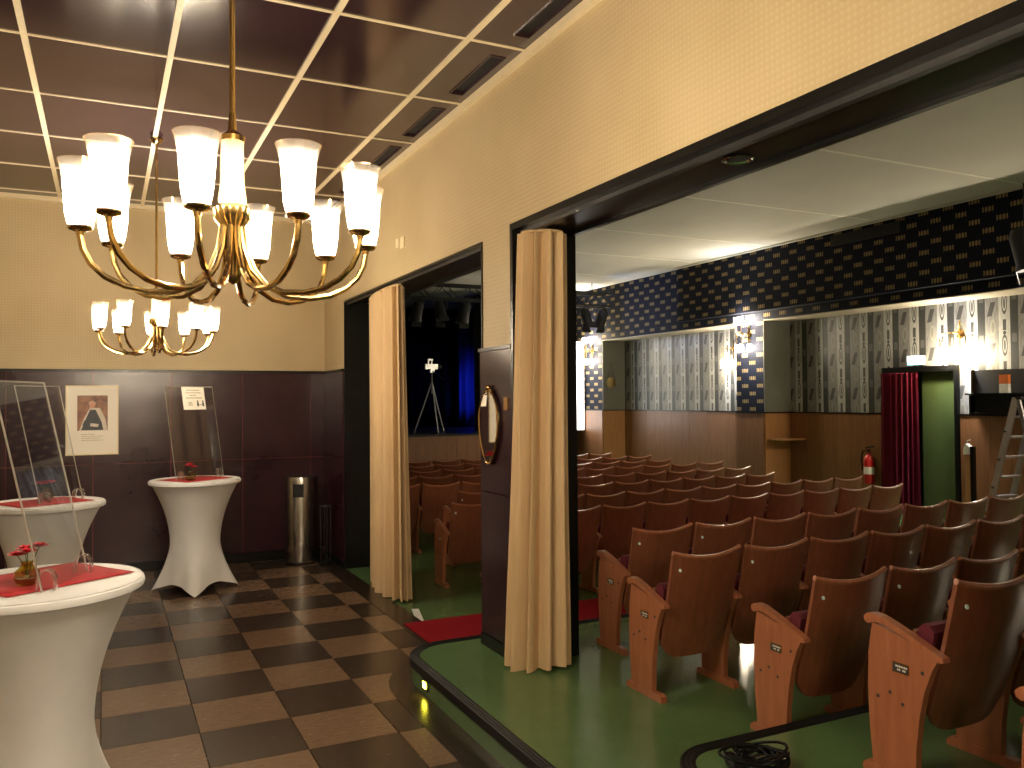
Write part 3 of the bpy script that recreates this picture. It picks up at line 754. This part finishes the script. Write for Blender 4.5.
# ---------------------------------------------------------------- drapes hung in the openings
def drape_mesh(name, mat, loc, top, bot, a0_, a1_, b0_, b1_, lean, npl, label, cat='curtain', rz=0, seed=1, parent=None):
    """gathered curtain: a pleated bundle, half axes a (x) and b (y), top and bottom"""
    rnd = random.Random(seed); N = npl*8; ML = 22; v = []; f = []
    ph = [rnd.uniform(-.25, .25) for _ in range(npl+1)]; am = [rnd.uniform(.75, 1.2) for _ in range(npl+1)]
    zt, zb = top, bot
    for j in range(ML+1):
        t = j/ML; z = zb+(zt-zb)*t
        a = a1_+(a0_-a1_)*t; b = b1_+(b0_-b1_)*t
        a *= 1-.10*math.sin(PI*t)**2*.5
        amp = (.050*(1-t)+.034*t)
        for k in range(N):
            th = 2*PI*k/N; i = int(k/8); s = math.cos(2*PI*(k/8)+ph[i % npl]*1.2*math.sin(2*t))*am[i % npl]
            s = math.copysign(abs(s)**.8, s)
            hem = .012*math.sin(th*2+seed) if j == 0 else 0
            v.append(((a+amp*s)*math.cos(th)+lean[0]*(1-t), (b+amp*s*min(1, b/a+.3))*math.sin(th)+lean[1]*(1-t), z+hem))
    for j in range(ML):
        for k in range(N): f.append((j*N+k, j*N+(k+1) % N, (j+1)*N+(k+1) % N, (j+1)*N+k))
    f.append(tuple(range(N))[::-1]); f.append(tuple(ML*N+k for k in range(N)))
    root = thing('door_curtain', loc, label, cat, 'cream curtains in the openings' if mat == 'curtain_cream' else None, rz)
    mb = MB(); mb.add(v, f); mb.smooth = True; fab = mb.build('fabric', mat, root)
    return root, fab
c1, _ = drape_mesh('c', 'curtain_cream', (2.36, 4.40, 0), 2.74, L1+.012, .115, .150, .075, .085, (-.045, .0), 10, 'gathered cream curtain tied at the pillar in the near opening', rz=math.radians(-25), seed=3)
MB().tube([(.12*math.cos(k*PI/12), .08*math.sin(k*PI/12), 2.745) for k in range(24)], .010, 6, True).build('header_tape', 'curtain_cream', c1)
MB().bar((.115, -.06, 2.70), (.115, -.06, 1.25), .006).build('draw_rod', 'white_plastic', c1)
c2, _ = drape_mesh('c', 'curtain_cream', (2.32, 7.38, 0), 2.74, .012, .06, .09, .52, .50, (.03, .0), 14, 'gathered cream curtain hanging in the far opening', rz=math.radians(-4), seed=5)
MB().tube([(.065*math.cos(k*PI/12), .525*math.sin(k*PI/12), 2.745) for k in range(24)], .010, 6, True).build('header_tape', 'curtain_cream', c2)
# ---------------------------------------------------------------- mirror on the pillar
mr = thing('wall_mirror', (XP0-.03, 4.86, 1.32), 'shield-shaped mirror in slim brass frame on the dark pillar', 'mirror')
def shield(s=1.0):
    pts = []
    for k in range(33):
        a = 2*PI*k/32; y = math.cos(a); z = math.sin(a)
        wd = .150*s*(1 if z > 0 else 1+.02*z); pts.append((y*wd*(.72+.28*min(1, (z+1)/1.3)), .25+(.235*s)*z+(.0 if z < 0 else 0)))
    return pts[:-1]
MB().prism(shield(.97), -.018, -.010, 'x').build('mirror_glass', 'mirror_glass', mr)
MB().prism(shield(.98), -.009, .003, 'x').build('backing', 'dark_plastic', mr)
MB().tube([(-.014, y, z) for y, z in shield(1.0)], .009, 6, True).build('frame', 'brass', mr)
MB().sphere((-.016, 0, .505), .018, 8, 6).build('finial', 'brass', mr)
for s in (-1, 1): MB().tube([(-.016, s*(.03+.02*math.cos(k*.5)), .475+.018*math.sin(k*.5)) for k in range(12)], .005, 5).build('scroll', 'brass', mr)
sw = MB().box(XP0-.034, XP0-.027, 4.60, 4.655, 1.68, 1.76).build('light_switch', 'brass', label='small brass switch plate beside the shield mirror', cat='switch')
sp = thing('socket_cover', (XP0-.001, 6.75, 3.075), 'small cream cover plates high on the partition wallpaper', 'cover plate')
MB().box(-.012, 0, -.13, -.03, -.045, .045).build('plate', 'cream_strip', sp); MB().box(-.012, 0, .0, .08, -.03, .05).build('plate', 'cream_strip', sp)
# unlit downlight in the lintel
dl = thing('recessed_downlight', (2.435, 2.76, OT-.012), 'unlit round downlight set in the black lintel of near opening', 'downlight')
MB().lathe([(.05, -.001), (.066, -.001), (.069, -.008), (.060, -.012), (.05, -.004)], 28).build('chrome_rim', 'chrome', dl)
MB().lathe([(.001, -.0015), (.05, -.0015), (.05, -.0035), (.001, -.0035)], 24).build('dark_lens', 'dark_void', dl)
# ---------------------------------------------------------------- red carpet, step lamp, white strip, cable
rc = MB().box(2.09, 7.9, 5.20, 6.23, .0032, .011).build('carpet_runner', 'carpet_red', label='red carpet runner along the foot of the terrace', cat='carpet')
bevel(rc, .003)
MB().add([(2.305, 6.66, .0005), (2.36, 6.64, .0005), (2.27, 6.26, .0005), (2.21, 6.28, .0005), (2.305, 6.66, .002), (2.36, 6.64, .002), (2.27, 6.26, .002), (2.21, 6.28, .002)],
   [(3, 2, 1, 0), (4, 5, 6, 7), (0, 1, 5, 4), (1, 2, 6, 5), (2, 3, 7, 6), (3, 0, 4, 7)]).build('marking_tape', 'white_plastic', label='short white marking tape on green floor by the red carpet', cat='tape')  # thin white strip lying flat on the floor
sl = thing('step_lamp', (1.704, 4.68, .062), 'small yellow glowing lamp set in the step riser', 'lamp')
MB().box(-.006, .0, -.045, .045, -.032, .032).build('bezel', 'dark_plastic', sl); MB().box(-.009, -.0062, -.025, .025, -.017, .017).build('lens', 'step_lamp_glow', sl)
rnd = random.Random(4); pts = []
for k in range(220):
    a = k*2*PI/26; r = .095+.022*math.sin(k*.37)+.012*math.sin(k*1.1); pts.append((2.28+r*math.cos(a)*1.15, 2.52+r*math.sin(a)*.85, L2+.012+.045*abs(math.sin(k*.23))+.015*math.sin(k*.051)))
cb = thing('cable_coil', (2.28, 2.52, L2), 'coiled black cable lying on the upper terrace', 'cable')
mb = MB(); mb.tube([Vector(p)-Vector((2.28, 2.52, L2)) for p in pts], .006, 6); mb.build('coil', 'black_rubber', cb)
MB().tube([(.0+.17*math.cos(a), .0+.09*math.sin(a), .012+.07*math.sin(a/2)) for a in [k*.25 for k in range(22)]], .005, 6).build('loose_loop', 'black_rubber', cb)
# ---------------------------------------------------------------- hall: wall lamps
def mini_shade(flip):
    prof = [(r*.95, h*.80) for r, h in shade_profile()]
    return MB().lathe([(r, -h if flip else h) for r, h in prof], 18).mesh('glass_shade')
MSU, MSD = mini_shade(False), mini_shade(True)
for q in (MSU, MSD): q.materials.append(MATS['shade_glass'])
def sconce(loc, rz, label, ups, downs, sc=1.0):
    """wall lamp whose wall is behind local +y"""
    root = thing('wall_lamp', loc, label, 'wall lamp', 'brass wall lamps of the auditorium', rz); root.scale = (sc, sc, sc)
    MB().lathe([(.001, 0), (.05, 0), (.055, .01), (.03, .022), (.001, .025)], 20).build('backplate', 'brass', root).rotation_euler = (PI/2, 0, 0)
    MB().tube([(0, -.02, -.16), (0, -.03, 0), (0, -.02, .16)], .010, 8).build('stem', 'brass', root)
    for group_, sgn in ((ups, 1), (downs, -1)):
        for k in range(group_):
            x = (k-(group_-1)/2)*.165; y = -.14-.05*(1-abs(x)/.2)
            h0 = .10*sgn; h1 = .17*sgn
            arm = MB().tube([(0, -.028, 0), (x*.4, y*.5, -.05*sgn+.03*sgn), (x*.8, y*.95, -.01*sgn), (x, y, h0*.5), (x, y, h1-.02*sgn)], .007, 6).build('arm', 'brass', root)
            sh = obj('glass_shade', MSU if sgn > 0 else MSD, None, root, (x, y, h1))
            obj('bulb', BULBH, None, sh, (0, 0, .06*sgn))
    return root
sconce((XF-.001, 11.32, 2.86), -PI/2, 'wall lamp with raised and hanging shades on the narrow column', 3, 3)
sconce((XD-.001, 12.40, 2.68), -PI/2, 'brass wall lamp hanging in the far niche', 0, 2, 1.15)
sconce((XD-.001, 7.72, 2.62), -PI/2, 'brass wall lamp hanging above the curtained doorway', 0, 3, 1.2)
sconce((XF-.001, 16.55, 2.86), -PI/2, 'wall lamp with raised and hanging shades near the stage', 3, 3)
sconce((XD-.001, 4.6, 2.62), -PI/2, 'brass wall lamp in the near niche beyond the right edge', 0, 3, 1.2)  # out of view, added to brighten hall and seats
sconce((XD-.001, 1.2, 2.62), -PI/2, 'brass wall lamp at the back of the auditorium niche', 0, 3, 1.2)  # another unseen lamp added for more light in the hall
# ---------------------------------------------------------------- hall: doorway, curtain, sign
door = thing('door_1', (0, 0, 0), 'curtained side doorway with black frame and green passage', 'doorway'); door['kind'] = 'structure'
for y in (DY0-.05, DY1-.01): MB().box(XD-.05, XD+.2, y, y+.06, 0, DZ+.06).build('door_jamb', 'black_paint', door)
MB().box(XD-.05, XD+.2, DY0+.01, DY1-.01, DZ-.02, DZ+.06).build('door_head', 'black_paint', door)
MB().box(XD+.5, XD+.55, DY0-.8, DY1+.3, 0, 2.6).build('passage_wall', 'green_paint', door)
MB().box(XD+.06, XD+.10, DY0+.012, DY0+.60, 0, DZ-.021).build('door_leaf', 'green_paint', door)
cw, _ = drape_mesh('c', 'curtain_wine', (XD-.085, 8.68, 0), DZ-.03, .01, .045, .05, .285, .285, (0, 0), 20, 'wine red curtain covering half of the side doorway', seed=9)
ex = thing('exit_sign', (XD-.02, 8.42, DZ+.10), 'small lit green and white emergency exit sign over the doorway', 'exit sign')
MB().box(-.05, .018, -.13, .13, -.02, .12).build('housing', 'white_plastic', ex); MB().box(-.053, -.0505, -.12, .12, .035, .115).build('lit_panel', 'exit_white', ex)
MB().box(-.054, -.0505, -.12, .12, -.016, .034).build('lit_strip', 'exit_cyan', ex)
ar_ = MB(); ar_.prism([(-.03, .075), (.03, .105), (.03, .085), (.09, .085), (.09, .065), (.03, .065), (.03, .045)], -.0542, -.0532, 'x'); ar_.build('arrow', 'exit_cyan', ex)
# fire extinguisher
fe = thing('fire_extinguisher', (XD-.12, 9.22, .40), 'red fire extinguisher hanging on the timber dado', 'extinguisher')
MB().lathe([(.001, 0), (.07, 0), (.078, .02), (.078, .36), (.06, .42), (.028, .45), (.028, .48), (.001, .48)], 24).build('cylinder', 'extinguisher_red', fe)
MB().lathe([(.079, .15), (.0795, .152), (.0795, .26), (.079, .262)], 24).build('paper_label', 'paper', fe)
mb = MB(); mb.bar((0, 0, .47), (0, 0, .54), .035); mb.bar((0, .06, .55), (0, -.09, .58), .025); mb.build('valve', 'dark_plastic', fe)
MB().tube([(0, .02, .52), (-.02, .10, .50), (-.03, .115, .38), (-.03, .10, .2)], .012, 6).build('hose', 'black_rubber', fe)
MB().box(.04, .097, -.02, .02, .1, .40).build('bracket', 'dark_plastic', fe)
# serving hatch with shelf, right of the doorway
ht = thing('serving_hatch', (XD-.02, 6.3, 1.50), 'black open hatch with a shelf beside the curtained doorway', 'hatch')
MB().box(-.10, -.002, -.9, 1.18, .0, .60).build('dark_recess', 'dark_void', ht)
MB().box(-.26, -.101, -.9, 1.18, .26, .285).build('shelf', 'black_paint', ht); MB().box(-.18, -.101, -.9, 1.18, -.02, .02).build('sill', 'black_paint', ht)
MB().box(-.18, -.101, 1.145, 1.18, .021, .259).build('end_post', 'black_paint', ht); MB().box(-.13, -.101, 1.14, 1.18, .286, .60).build('brass_edge', 'brass', ht)
bx_ = thing('card_box', (XD-.18, 6.98, 1.786), 'small orange and white box standing on the hatch shelf', 'box')
MB().box(-.03, .03, -.06, .06, 0, .12).build('white_base', 'white_plastic', bx_); MB().box(-.03, .03, -.06, .06, .1201, .24).build('orange_lid', 'orange_card', bx_)
MB().lathe([(.001, 0), (.05, .0), (.055, .03), (.04, .07), (.001, .075)], 14).build('bowl', 'cream_strip', None, (XD-.20, 6.58, 1.786), label='small cream bowl on the hatch shelf beside the orange box', cat='bowl')
# hand sanitiser stand
hs = thing('sanitiser_stand', (XD-.18, 7.50, 0), 'sanitiser post with white dispenser beside the doorway', 'sanitiser stand')
MB().box(-.02, .02, -.03, .05, .02, .95).build('wooden_board', 'panel_wood_light', hs); MB().box(-.03, .03, -.075, -.031, .02, 1.06).build('post', 'black_paint', hs)
MB().box(-.15, .15, -.15, .15, 0, .019).build('base_plate', 'black_paint', hs)
MB().prism([(-.03, .951), (.055, .951), (.055, 1.03), (.02, 1.10), (-.03, 1.06)], -.05, .03, 'x').build('dispenser', 'white_plastic', hs)
MB().tube([(-.01, .02, 1.09), (-.01, .02, 1.14), (-.01, -.03, 1.15)], .006, 6).build('pump', 'white_plastic', hs)
# aluminium step ladder
ld = thing('step_ladder', (10.15, 6.42, 0), 'aluminium step ladder standing beside the serving hatch', 'ladder')
for s in (-.22, .22):
    MB().bar((s, .42, .02), (s*.8, .0, 1.72), .03, .075).build('front_stile', 'aluminium', ld)
    MB().bar((s, -.42, .02), (s*.8, -.03, 1.70), .03, .05).build('rear_stile', 'aluminium', ld)
    for y in (.42, -.42): MB().box(s-.03, s+.03, y-.05, y+.05, 0, .04).build('rubber_foot', 'black_rubber', ld)
for k in range(6):
    z = .24+k*.25; y = .42*(1-z/1.72); MB().box(-.215+.03*z/1.7, .215-.03*z/1.7, y-.07, y+.03, z-.012, z+.012).build('tread', 'aluminium', ld)
for k in range(3): MB().bar((-.20, -.42+.1*k, .3+.42*k), (.20, -.42+.1*k, .3+.42*k), .02).build('rear_rung', 'aluminium', ld)
MB().box(-.19, .19, -.07, .05, 1.70, 1.74).build('cap', 'dark_plastic', ld)
for z, y in ((.6, .28), (.95, .195), (1.3, .11)): MB().lathe([(.001, 0), (.018, 0), (.018, .02), (.001, .022)], 10, (-.235, y, z)).build('rivet_knob', 'dark_plastic', ld)
# wooden ledge on the niche return
MB().box(XF+.05, XD-.03, 10.60, 10.955, 1.02, 1.045).build('wall_ledge', 'panel_wood_light', label='small wooden ledge at the corner of the near niche', cat='ledge')
# air grille in the bulkhead
gr = thing('air_grille', (XF-.152, 8.70, 4.06), 'long dark slatted air grille in the dashed wallpaper', 'grille')
MB().box(-.004, 0, -.62, .62, 0, .17).build('backing', 'dark_void', gr)
for k in range(6): MB().box(-.014, -.0041, -.62, .62, .008+k*.028, .018+k*.028).build('slat', 'dark_plastic', gr)
# wall clock / round brass disc on the far cheek
ck = thing('wall_gong', (10.42, 16.13, 2.12), 'round brass disc hanging from a hook in the far niche', 'brass disc')
MB().lathe([(.001, -.012), (.09, -.012), (.125, -.004), (.13, .004), (.001, .006)], 28).build('disc', 'brass', ck).rotation_euler = (PI/2, 0, 0)
MB().tube([(-.10, 0, .08), (0, 0, .42), (.10, 0, .08)], .005, 5).build('cord', 'dark_plastic', ck); MB().sphere((0, 0, .43), .018, 8, 5).build('hook', 'brass', ck)
# bright white screen by the stage
scr = thing('projection_screen', (9.33, 16.93, 1.02), 'bright white lit screen standing beside the stage', 'screen')
for x in (-.6, .6):
    MB().box(x-.03, x+.03, -.02, .02, -1.0, 0).build('leg', 'dark_plastic', scr); MB().box(x-.05, x+.05, -.12, .06, -1.02, -1.0).build('foot', 'dark_plastic', scr)
MB().box(-.82, .82, -.03, .03, 0, 2.08).build('casing', 'white_plastic', scr); MB().box(-.81, .815, -.036, -.0305, .01, 2.07).build('lit_surface', 'screen_glow', scr)
# ---------------------------------------------------------------- stage: drapes, truss, lamps, camera
def flat_drape(x0, x1, y, z0, z1, mat, label, npl, axis='x', amp=.06, seed=0):
    rnd = random.Random(seed); n = npl*6; v = []; f = []; L = 6; o0 = ((x0+x1)/2, y, z0)
    ph = [rnd.uniform(.6, 1.3) for _ in range(npl+2)]
    for j in range(L+1):
        t = j/L
        for k in range(n+1):
            s = math.sin(2*PI*k/6)*amp*ph[k//6]*(1.1-.4*t); p = x0+(x1-x0)*k/n-o0[0]
            v.append((p, s, t*(z1-z0)) if axis == 'x' else (s, p, t*(z1-z0)))
    for j in range(L):
        for k in range(n): a = j*(n+1)+k; f.append((a, a+1, a+n+2, a+n+1))
    mb = MB(); mb.add(v, f); mb.smooth = True
    o = mb.build('stage_curtain', mat, None, o0 if axis == 'x' else (y, (x0+x1)/2, z0), label=label, cat='curtain', group='stage curtains')
    sd = o.modifiers.new('thick', 'SOLIDIFY'); sd.thickness = .008
flat_drape(XP1+.1, 9.0, YS+4.6, 1.004, 4.28, 'curtain_black', 'pleated black backdrop curtain across the stage', 26, seed=2)
flat_drape(8.75, 10.9, YS+4.2, 1.004, 4.28, 'curtain_blue', 'blue-lit side curtain at the right of the stage', 8, seed=6)
flat_drape(7.95, 8.6, YS+1.3, 1.004, 4.28, 'curtain_black', 'narrow black wing curtain at the right of the stage', 5, seed=8)
def truss(x0, x1, y, z, label):
    t = thing('lighting_truss', (x0, y, z), label, 'truss'); L = x1-x0
    for dy, dz in ((-.14, 0), (.14, 0), (-.14, .28), (.14, .28)): MB().tube([(0, dy, dz), (L, dy, dz)], .024, 6).build('chord', 'black_matte', t)
    n = int(L/.30); mb = MB()
    for k in range(n):
        a, b = L*k/n, L*(k+1)/n
        p = (.0, .28) if k % 2 == 0 else (.28, .0)
        for dy in (-.14, .14): MB().tube([(a, dy, p[0]), (b, dy, p[1])], .010, 5).build('lacing', 'black_matte', t)
    for x in (.4, L-.4): MB().tube([(x, 0, .28), (x, 0, HC-z)], .01, 5).build('hanger', 'black_matte', t)
    return t
truss(4.0, 10.0, 15.6, 3.78, 'black lighting truss hung under the hall ceiling before the stage')
def spot(x, y, z, tilt, label, glow, rz=0, scl=1, hang=False):
    s = thing('stage_spotlight', (x, y, z), label, 'spotlight', 'black spotlights hung in the auditorium', rz); s.scale = (scl,)*3
    MB().tube([(-.13, 0, -.20), (-.14, 0, -.04), (0, 0, 0), (.14, 0, -.04), (.13, 0, -.20)], .010, 6).build('yoke', 'black_matte', s)
    b = MB().lathe([(.001, .20), (.08, .19), (.11, .12), (.11, -.14), (.13, -.20), (.12, -.20), (.10, -.13), (.001, -.12)], 18).build('body', 'black_matte', s, (0, 0, -.22)); b.rotation_euler = (tilt, 0, 0)
    if hang: MB().tube([(0, 0, 0), (0, 0, (HC-z)/scl)], .012, 6).build('hanger', 'black_matte', s)
    if glow: MB().lathe([(.001, -.135), (.098, -.135), (.098, -.130), (.001, -.130)], 16).build('lens', glow, b)
    for k in (-1, 1): MB().box(-.10, .10, k*.12-.004, k*.12+.004, -.31, -.20).build('barn_door', 'black_matte', b)
    return s
for i, (x, tl, g) in enumerate(((5.5, .6, None), (5.98, -.5, None), (6.5, .5, None), (7.0, -.6, None), (8.9, .5, None), (9.35, -.5, None), (9.75, .6, None))):
    spot(x, 15.46, 3.742, tl, f'{ORD[i]} black spotlight from the left under the lighting truss', g)
spot(9.2, YS+2.6, 4.0, .5, 'blue glowing spotlight above the stage', 'blue_spot_glow', hang=True)
spot(9.9, 6.22, 3.80, -.2, 'lit black spotlight hanging near the dashed wall', 'spot_glow', rz=.5, scl=1.3, hang=True)
bl = bpy.data.lights.new('blue_stage_lamp', 'SPOT'); bl.energy = 300; bl.color = (.06, .12, 1); bl.spot_size = math.radians(60); bl.shadow_soft_size = .1
blo = bpy.data.objects.new('blue_stage_lamp', bl); COL.objects.link(blo); blo.location = (9.2, YS+2.5, 3.6)
blo.rotation_euler = (Vector((9.9, YS+4.3, 2.2))-blo.location).to_track_quat('-Z', 'Y').to_euler()
wl = bpy.data.lights.new('wall_wash_lamp', 'SPOT'); wl.energy = 45; wl.color = (.5, .62, 1); wl.spot_size = math.radians(62); wl.spot_blend = .6; wl.shadow_soft_size = .08
wlo = bpy.data.objects.new('wall_wash_lamp', wl); COL.objects.link(wlo); wlo.location = (8.2, 15.1, 3.3)
wlo.rotation_euler = (Vector((10.2, 14.4, 3.7))-wlo.location).to_track_quat('-Z', 'Y').to_euler()
tp = thing('camera_tripod', (6.75, YS+1.0, 1.0), 'video camera on a tall tripod standing on the stage', 'tripod')
for k in range(3):
    a = k*2*PI/3+.5; MB().tube([(0, 0, 1.18), (.20*math.cos(a), .20*math.sin(a), .6), (.42*math.cos(a), .42*math.sin(a), .012)], .016, 6).build('leg', 'aluminium', tp)
MB().tube([(0, 0, .9), (0, 0, 1.38)], .018, 8).build('centre_column', 'aluminium', tp)
MB().box(-.05, .05, -.05, .05, 1.38, 1.46).build('pan_head', 'aluminium', tp)
MB().tube([(0, -.05, 1.42), (.18, -.28, 1.22)], .010, 6).build('pan_handle', 'dark_plastic', tp)
mb = MB(); mb.box(-.17, .13, -.05, .05, 1.46, 1.58); mb.box(-.10, .02, -.035, .035, 1.66, 1.70); mb.bar((-.08, 0, 1.57), (-.08, 0, 1.67), .02); mb.bar((.0, 0, 1.57), (.0, 0, 1.67), .02)
mb.build('video_camera', 'aluminium', tp)
mb = MB(); mb.lathe([(.001, 0), (.045, 0), (.05, .10), (.001, .10)], 12); q = mb.build('lens', 'dark_plastic', tp, (.13, 0, 1.52)); q.rotation_euler = (0, PI/2, 0)
